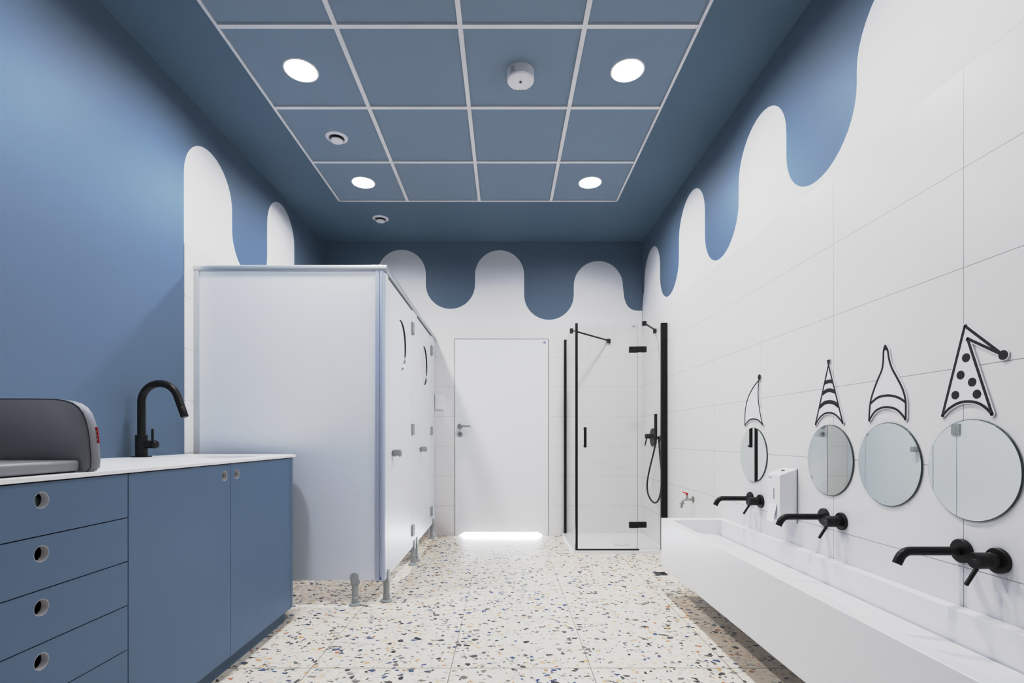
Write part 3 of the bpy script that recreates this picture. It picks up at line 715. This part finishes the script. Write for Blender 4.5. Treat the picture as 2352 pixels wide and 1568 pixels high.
# flame-shaped hat
lf = smooth2([(1.8239, 1.3206), (1.8302, 1.3034), (1.8325, 1.2642), (1.8397, 1.2341), (1.8638, 1.1942), (1.8874, 1.1473), (1.8986, 1.1102), (1.9035, 1.0532)])
rt = smooth2([(1.8239, 1.3206), (1.811, 1.3029), (1.8044, 1.2711), (1.791, 1.2359), (1.7645, 1.1942), (1.7439, 1.1595), (1.732, 1.1263), (1.7287, 1.0994), (1.7294, 1.0514)])
br = smooth2([(1.9035, 1.0532), (1.8755, 1.0841), (1.8446, 1.0968), (1.811, 1.0985), (1.775, 1.09), (1.7507, 1.0738), (1.7294, 1.0514)])
hat('white hat panel with flame-shaped outline and one curved band', lf + br[1:] + rt[::-1][1:-1], [lf, rt, br], 0.0075,
    extra=[('band', [([(1.8940, 1.118), (1.8561, 1.1375), (1.8055, 1.1400), (1.761, 1.1286), (1.7300, 1.1105)], 0.0080)])],
    fills=[[(1.8245, 1.3235), (1.8340, 1.300), (1.8305, 1.3035), (1.8200, 1.305), (1.8090, 1.299), (1.8150, 1.313)]])
# striped pointed hat
l2 = [Vector((2.1419, 1.2973)), Vector((2.2323, 1.0469))]; r2 = [Vector((2.1419, 1.2973)), Vector((2.0506, 1.047))]
b2 = smooth2([(2.2323, 1.0469), (2.2037, 1.0745), (2.1716, 1.0906), (2.1390, 1.0945), (2.1060, 1.0880), (2.0760, 1.0705), (2.0506, 1.047)])
hat('white hat panel of a pointed hat with three thick black stripes', l2 + b2[1:] + [r2[0]][:0], [l2, r2, b2], 0.0072,
    extra=[('stripe', [([(2.1663, 1.2236), (2.1400, 1.2278), (2.1152, 1.2236)], 0.0152), ([(2.1832, 1.1783), (2.1559, 1.1883), (2.1302, 1.1890), (2.0992, 1.1795)], 0.0158),
                       ([(2.2037, 1.121), (2.1716, 1.1368), (2.1380, 1.1402), (2.1040, 1.1335), (2.0782, 1.1182)], 0.0158)])],
    fills=[[(2.1525, 1.3185), (2.1312, 1.3195), (2.1389, 1.2942), (2.145, 1.2942)]])
# curved hat with bobble
l1 = smooth2([(2.7297, 1.2996), (2.7919, 1.2657), (2.8498, 1.2143), (2.8819, 1.1502), (2.8890, 1.0837), (2.8894, 1.0575)])
r1 = smooth2([(2.7297, 1.2996), (2.7380, 1.2394), (2.7330, 1.1799), (2.7156, 1.12), (2.6992, 1.0776), (2.6854, 1.0545)])
b1 = smooth2([(2.8894, 1.0600), (2.8407, 1.0857), (2.7876, 1.0913), (2.7364, 1.0829), (2.6854, 1.0553)])
hat('small white hat panel with curved outline and oval bobble, nearest the shower', l1 + b1[1:] + r1[::-1][1:-1], [l1, r1, b1], 0.0074,
    blobs=[(2.7239, 1.3150, 0.0165, 0.0155)])

# ------------------------------------------------------------------ paper dispenser
DY0, DY1, DXF = 2.375, 2.488, 1.294
t = thing('paper_dispenser', 'white wall paper towel dispenser between the two farther mirrors', 'dispenser', (RW, 2.43, 0.584))
bm = BM(); prism(bm, [(RW - 0.003, 0.584), (DXF + 0.004, 0.590), (DXF, 0.596), (DXF, 0.8115), (RW - 0.003, 0.842)], 'y', DY0, DY1); obj('housing', bm, M['plastic'], t, smooth=0, bevel=0.003, seg=3)
bm = BM(); box(bm, RW - 0.003, RW - 0.0003, DY0 + 0.001, DY1 - 0.001, 0.585, 0.840); obj('back_plate', bm, M['print'], t, smooth=0)
bm = BM(); box(bm, DXF - 0.0006, DXF + 0.0004, 2.4245, 2.4290, 0.694, 0.744); obj('level_window', bm, M['core'], t, smooth=0)
bm = BM(); box(bm, DXF - 0.0006, DXF + 0.0004, 2.398, 2.466, 0.6665, 0.672); obj('paper_slot', bm, M['print'], t, smooth=0)
bm = BM(); cyl(bm, (DXF + 0.0004, 2.471, 0.796), (DXF - 0.0006, 2.471, 0.796), 0.0034, seg=16); box(bm, DXF - 0.0006, DXF + 0.0004, 2.446, 2.465, 0.7950, 0.7972); obj('maker_mark', bm, M['print'], t, smooth=0)
bm = BM(); prism(bm, [(1.343 + 0.010 * cos(q * pi / 8), 2.435 + 0.008 * sin(q * pi / 8)) for q in range(16)], 'z', 0.8305, 0.8335); obj('key_slot', bm, M['print'], t, smooth=0)
bm = BM(); ys = (2.462, 2.398)
rows = [(DXF - 0.001, 0.672), (DXF - 0.006, 0.650), (DXF - 0.013, 0.620), (DXF - 0.019, 0.590)]
g = [[bm.verts.new((x, ys[0] + i * (ys[1] - ys[0]) / 4, z - 0.006 * i / 4 * (j > 2))) for i in range(5)] for j, (x, z) in enumerate(rows)]
for j in range(3):
    for i in range(4): bm.faces.new((g[j][i], g[j][i + 1], g[j + 1][i + 1], g[j + 1][i]))
tag(obj('paper_towel', bm, M['paper'], smooth=60), 'white sheet of paper towel hanging out of the wall dispenser', 'paper towel')

# ------------------------------------------------------------------ counter: cabinets and worktop
FX, FT = -1.15, 0.018             # front plane of the fronts and their thickness
ZP, ZTOP = 0.072, 0.878
def liner(parent, y, z, back=None):
    bm = BM(); pipe_ring(bm, (FX - FT - 0.0005, y, z), (1, 0, 0), 0.0206, 0.0198, FT + 0.0009)
    o = obj('finger_hole', bm, M['liner'], parent)
    return o
def shell(bm, y0, y1):
    box(bm, XL + 0.002, FX - FT - 0.002, y0, y0 + 0.016, ZP, ZTOP); box(bm, XL + 0.002, FX - FT - 0.002, y1 - 0.016, y1, ZP, ZTOP)
    box(bm, XL + 0.002, XL + 0.014, y0, y1, ZP, ZTOP); box(bm, XL + 0.002, FX - FT - 0.002, y0, y1, ZP, ZP + 0.016); box(bm, XL + 0.002, FX - FT - 0.002, y0, y1, ZTOP - 0.012, ZTOP)
dc = thing('drawer_cabinet', 'blue base cabinet with a stack of drawers with round finger holes', 'cabinet', (-1.5, 1.25, 0))
bm = BM(); shell(bm, 0.9665, 1.5375); obj('carcass', bm, M['cabin'], dc, smooth=0)
bm = BM(); box(bm, XL + 0.002, FX - FT - 0.002, 0.9615, 0.9663, ZP, ZTOP); obj('end_panel', bm, M['cab'], dc, smooth=0)
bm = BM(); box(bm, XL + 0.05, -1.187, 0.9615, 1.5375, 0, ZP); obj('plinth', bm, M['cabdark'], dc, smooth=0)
ZD = [0.878, 0.7455, 0.612, 0.4785, 0.3435, 0.2085, 0.074]
for i in range(6):
    zt, zb = ZD[i] - 0.0015 * (i > 0), ZD[i + 1] + 0.0015
    zh = ZD[i] - 0.044
    bm = BM(); prism(bm, rect(0.963, 1.5365, zb, zt), 'x', FX - FT, FX, holes=[circ(1.2505, zh, 0.0205, 40)])
    d = obj('drawer_front', bm, M['cab'], dc, smooth=0)
    liner(d, 1.2505, zh)
    bm = BM()                                                    # the drawer box behind the front
    box(bm, -1.70, FX - FT - 0.010, 0.99, 1.51, zb + 0.012, zb + 0.020); box(bm, -1.70, FX - FT - 0.010, 0.99, 1.0, zb + 0.012, zt - 0.03); box(bm, -1.70, FX - FT - 0.010, 1.5, 1.51, zb + 0.012, zt - 0.03)
    obj('drawer_box', bm, M['cabin'], d, smooth=0)
bm = BM(); bmesh.ops.create_icosphere(bm, subdivisions=4, radius=0.045)
for v in bm.verts:
    n_ = sin(90 * v.co.y + 3) * sin(110 * v.co.z) * 0.12 + sin(170 * v.co.x + 60 * v.co.z) * 0.06
    v.co = Vector((v.co.x * (1 + n_) * 0.40 - 1.194, v.co.y * (1 + n_) * 1.4 + 1.245, v.co.z * (1 + n_) * 0.72 + 0.812))
tag(obj('plastic_wrap', bm, M['wrap'], smooth=20), 'crumpled pale green film seen through the finger hole of the top drawer', 'plastic wrap')

scab = thing('sink_cabinet', 'blue two-door base cabinet with rounded end under the sink', 'cabinet', (-1.5, 2.2, 0))
def rounded(xf, yc, Rr): return [(XL + 0.002, 1.5385), (xf, 1.5385)] + arc(-1.30, yc, Rr, 0, pi / 2, 20) + [(XL + 0.002, yc + Rr)]
bm = BM(); prism(bm, [(XL + 0.002, 1.5385), (FX - FT - 0.002, 1.5385), (FX - FT - 0.002, 2.700), ] + arc(-1.30, 2.701, 0.15, 0, pi / 2, 24) + [(XL + 0.002, 2.851)], 'z', ZP, ZTOP,
      holes=[[(XL + 0.016, 1.555), (-1.186, 1.555), (-1.186, 2.690)] + arc(-1.30, 2.701, 0.130, 0.05, pi / 2, 24) + [(XL + 0.016, 2.831)]])
obj('carcass', bm, M['cab'], scab, smooth=30)
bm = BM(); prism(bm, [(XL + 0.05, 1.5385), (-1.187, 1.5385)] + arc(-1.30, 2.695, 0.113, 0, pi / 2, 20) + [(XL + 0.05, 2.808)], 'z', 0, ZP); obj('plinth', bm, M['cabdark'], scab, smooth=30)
for y0, y1, yh in ((1.540, 2.1125, 2.068), (2.1155, 2.6985, 2.162)):
    bm = BM(); prism(bm, rect(y0, y1, ZP + 0.002, ZTOP), 'x', FX - FT, FX, holes=[circ(yh, 0.832, 0.0205, 40)])
    d = obj('cabinet_door', bm, M['cab'], scab, smooth=0); liner(d, yh, 0.832)
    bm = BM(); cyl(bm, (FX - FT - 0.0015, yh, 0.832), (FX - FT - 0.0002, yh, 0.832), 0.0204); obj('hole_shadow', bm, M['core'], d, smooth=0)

wt = thing('worktop', 'thin white worktop with rounded end and built-in sink on the blue cabinets', 'worktop', (-1.5, 1.9, 0.882))
SK = rrect(-1.612, -1.250, 2.316, 2.652, 0.055, 8)
bm = BM(); prism(bm, [(XL + 0.001, 0.9615), (-1.14, 0.9615)] + arc(-1.30, 2.715, 0.16, 0, pi / 2, 28) + [(XL + 0.001, 2.875)], 'z', 0.882, 0.894, holes=[SK])
obj('slab', bm, M['stone'], wt, smooth=30, bevel=0.0012)
bm = BM(); prev = None
for z, s in ((0.8935, 1.0), (0.86, 0.99), (0.78, 0.97), (0.765, 0.93), (0.760, 0.85)):
    ring = [bm.verts.new((-1.431 + (a_ + 1.431) * s, 2.484 + (b_ - 2.484) * s, z)) for a_, b_ in SK]
    if prev:
        for i in range(len(ring)): bm.faces.new((prev[i], prev[(i + 1) % len(ring)], ring[(i + 1) % len(ring)], ring[i]))
    prev = ring
bm.faces.new(prev); sk = obj('sink_bowl', bm, M['stone'], wt, smooth=50)
obj('sink_drain', lathe(BM(), [(0, 0.002), (0.02, 0.002), (0.03, 0.001), (0.031, 0)], (-1.431, 2.484, 0.760)), M['steel'], sk)

# kitchen faucet
fx, fy, fz = -1.781, 2.47, 0.894
t = thing('sink_faucet', 'tall matte black gooseneck faucet on the white worktop', 'faucet', (fx, fy, fz))
bm = BM(); prism(bm, rrect(fx - 0.034, fx + 0.034, fy - 0.034, fy + 0.034, 0.012, 5), 'z', fz, fz + 0.004); obj('base_plate', bm, M['black'], t, smooth=30)
bm = BM(); cyl(bm, (fx, fy, fz + 0.003), (fx, fy, fz + 0.107), 0.0263, seg=48); obj('body', bm, M['black'], t, bevel=0.002)
ax_, az_, ra = fx + 0.090, 1.1636, 0.090
pts = [(fx, fy, fz + 0.10), (fx, fy, 1.08), (fx, fy, az_)] + [(ax_ - ra * cos(R(q)), fy, az_ + ra * sin(R(q))) for q in range(8, 161, 8)]
q = R(160); e = Vector((ax_ - ra * cos(q), fy, az_ + ra * sin(q))); d = Vector((sin(q), 0, cos(q))).normalized()
obj('spout', tube(BM(), pts + [tuple(e + d * 0.004), tuple(e + d * 0.058)], 0.0175, 28), M['black'], t, smooth=40)
bm = BM(); tube(bm, [tuple(e + d * 0.060), tuple(e + d * 0.062), tuple(e + d * 0.110), tuple(e + d * 0.112)], [0.0165, 0.0178, 0.0172, 0.0160], 28); hd = obj('spray_head', bm, M['black'], t, smooth=40)
bm = BM(); cyl(bm, e + d * 0.110, e + d * 0.1126, 0.0125); obj('aerator', bm, M['print'], hd)
bm = BM(); cyl(bm, (fx + 0.02, fy, 0.955), (fx + 0.060, fy, 0.955), 0.0195); lathe(bm, [(0.0195, 0.062), (0.0205, 0.063), (0.0205, 0.070), (0.016, 0.077), (0, 0.079)], (fx, fy, 0.955), (1, 0, 0)); cyl(bm, (fx + 0.058, fy, 0.955), (fx + 0.064, fy, 0.955), 0.0175)
h = obj('handle_body', bm, M['black'], t, smooth=40)
bm = BM(); cyl(bm, (fx + 0.054, fy, 0.970), (fx + 0.054, fy, 1.032), 0.0056, seg=20); obj('lever', bm, M['black'], h)

# ------------------------------------------------------------------ changing mat
mt = thing('changing_mat', 'grey padded changing mat with raised end board on the white worktop', 'changing mat', (-1.5, 1.2, 0.894))
out = ([(-1.80, 0.8965), (-1.160, 0.8965), (-1.150, 0.905)] + [(-1.1485, 0.93), (-1.153, 0.985), (-1.157, 1.012), (-1.163, 1.037), (-1.1715, 1.058), (-1.184, 1.0745), (-1.200, 1.085), (-1.220, 1.0915), (-1.245, 1.0950), (-1.30, 1.0965), (-1.80, 1.0975)])
bm = BM(); nb = len(out); rings = []
cxm, czm = -1.50, 0.99
for y, s in ((1.397, 0.985), (1.400, 1.0), (1.416, 1.012), (1.430, 1.004), (1.437, 0.985)):
    rings.append([bm.verts.new((cxm + (a_ - cxm) * (1 + (s - 1) * 0.9) if a_ > -1.79 else a_, y, max(0.8955, czm + (b_ - czm) * s))) for a_, b_ in out])
for a_, b_ in zip(rings, rings[1:]):
    for i in range(nb): bm.faces.new((a_[i], a_[(i + 1) % nb], b_[(i + 1) % nb], b_[i]))
bm.faces.new(rings[0]); bm.faces.new(rings[-1])
eb = obj('end_board', bm, M['leather'], mt, smooth=60)
bm = BM(); tube(bm, [(cxm + (a_ - cxm) * 1.001, 1.3985, czm + (b_ - czm) * 1.001) for a_, b_ in out[1:]], 0.0013, 8); obj('piping', bm, M['seam'], eb)
bm = BM(); prism(bm, [(-1.1625, 1.019), (-1.1500, 1.0185), (-1.1440, 0.974), (-1.1560, 0.973)], 'y', 1.4215, 1.4235)
tg = tag(obj('brand_tag', bm, M['redcloth'], eb, smooth=0), 'red fabric tag with white marks', None)
bm = BM()
for zc_, xc_ in ((1.007, -1.1535), (0.996, -1.1520), (0.985, -1.1505)):
    for s in (1, -1): prism(bm, [(xc_ - 0.0028, zc_ - 0.0030 * s - 0.0009), (xc_ - 0.0022, zc_ - 0.0030 * s + 0.0009), (xc_ + 0.0028, zc_ + 0.0030 * s + 0.0009), (xc_ + 0.0022, zc_ + 0.0030 * s - 0.0009)], 'y', 1.4209, 1.4216)
obj('tag_print', bm, M['whitecloth'], eb, smooth=0)
bm = BM(); box(bm, -1.80, -1.173, 0.985, 1.392, 0.8975, 0.927)
obj('pad', bm, M['pad'], mt, smooth=60, bevel=0.008, seg=4)
bm = BM(); box(bm, -1.79, -1.19, 0.99, 1.396, 0.8942, 0.8975); obj('base_sheet', bm, M['seam'], mt, smooth=0)

# ------------------------------------------------------------------ world, camera, colour
w = bpy.data.worlds.new('world'); bpy.context.scene.world = w; w.use_nodes = True
w.node_tree.nodes['Background'].inputs[0].default_value = (0.8, 0.85, 0.95, 1); w.node_tree.nodes['Background'].inputs[1].default_value = 0.05
cam = bpy.data.cameras.new('camera'); co = bpy.data.objects.new('camera', cam); C.objects.link(co)
co.location = (0, 0, 0.99); co.rotation_euler = (pi / 2, 0, 0)
cam.sensor_fit = 'HORIZONTAL'; cam.sensor_width = 36; cam.lens = 1158 / 2352 * 36
cam.shift_x = (1176 - 1160) / 2352; cam.shift_y = (1004 - 784) / 2352; cam.clip_start = 0.02
sc = bpy.context.scene; sc.camera = co
sc.view_settings.view_transform = 'Standard'; sc.view_settings.look = 'None'
sc.view_settings.exposure = 0.0
vs = sc.view_settings; vs.use_curve_mapping = True          # soft highlight shoulder, as in the exposure-blended photo
cmap = vs.curve_mapping; cmap.white_level = (3, 3, 3); cmap.clip_max_x = 1; cmap.use_clip = True
cc = cmap.curves[3]
PTS = [(0, 0), (0.05, 0.050), (0.12, 0.128), (0.20, 0.235), (0.28, 0.385), (0.36, 0.525), (0.45, 0.60), (0.60, 0.685), (0.90, 0.75), (1.5, 0.83), (3.0, 1.0)]
cc.points[0].location = PTS[0]; cc.points[1].location = (1.0, 1.0)
for x, y in PTS[1:-1]: cc.points.new(x / 3, y)
cmap.update()
sc.cycles.use_denoising = True; sc.cycles.sample_clamp_indirect = 6.0
sc.cycles.max_bounces = 8; sc.cycles.diffuse_bounces = 4; sc.cycles.glossy_bounces = 3; sc.cycles.transparent_max_bounces = 10
sc.cycles.use_adaptive_sampling = True; sc.cycles.adaptive_threshold = 0.07; sc.cycles.adaptive_min_samples = 20
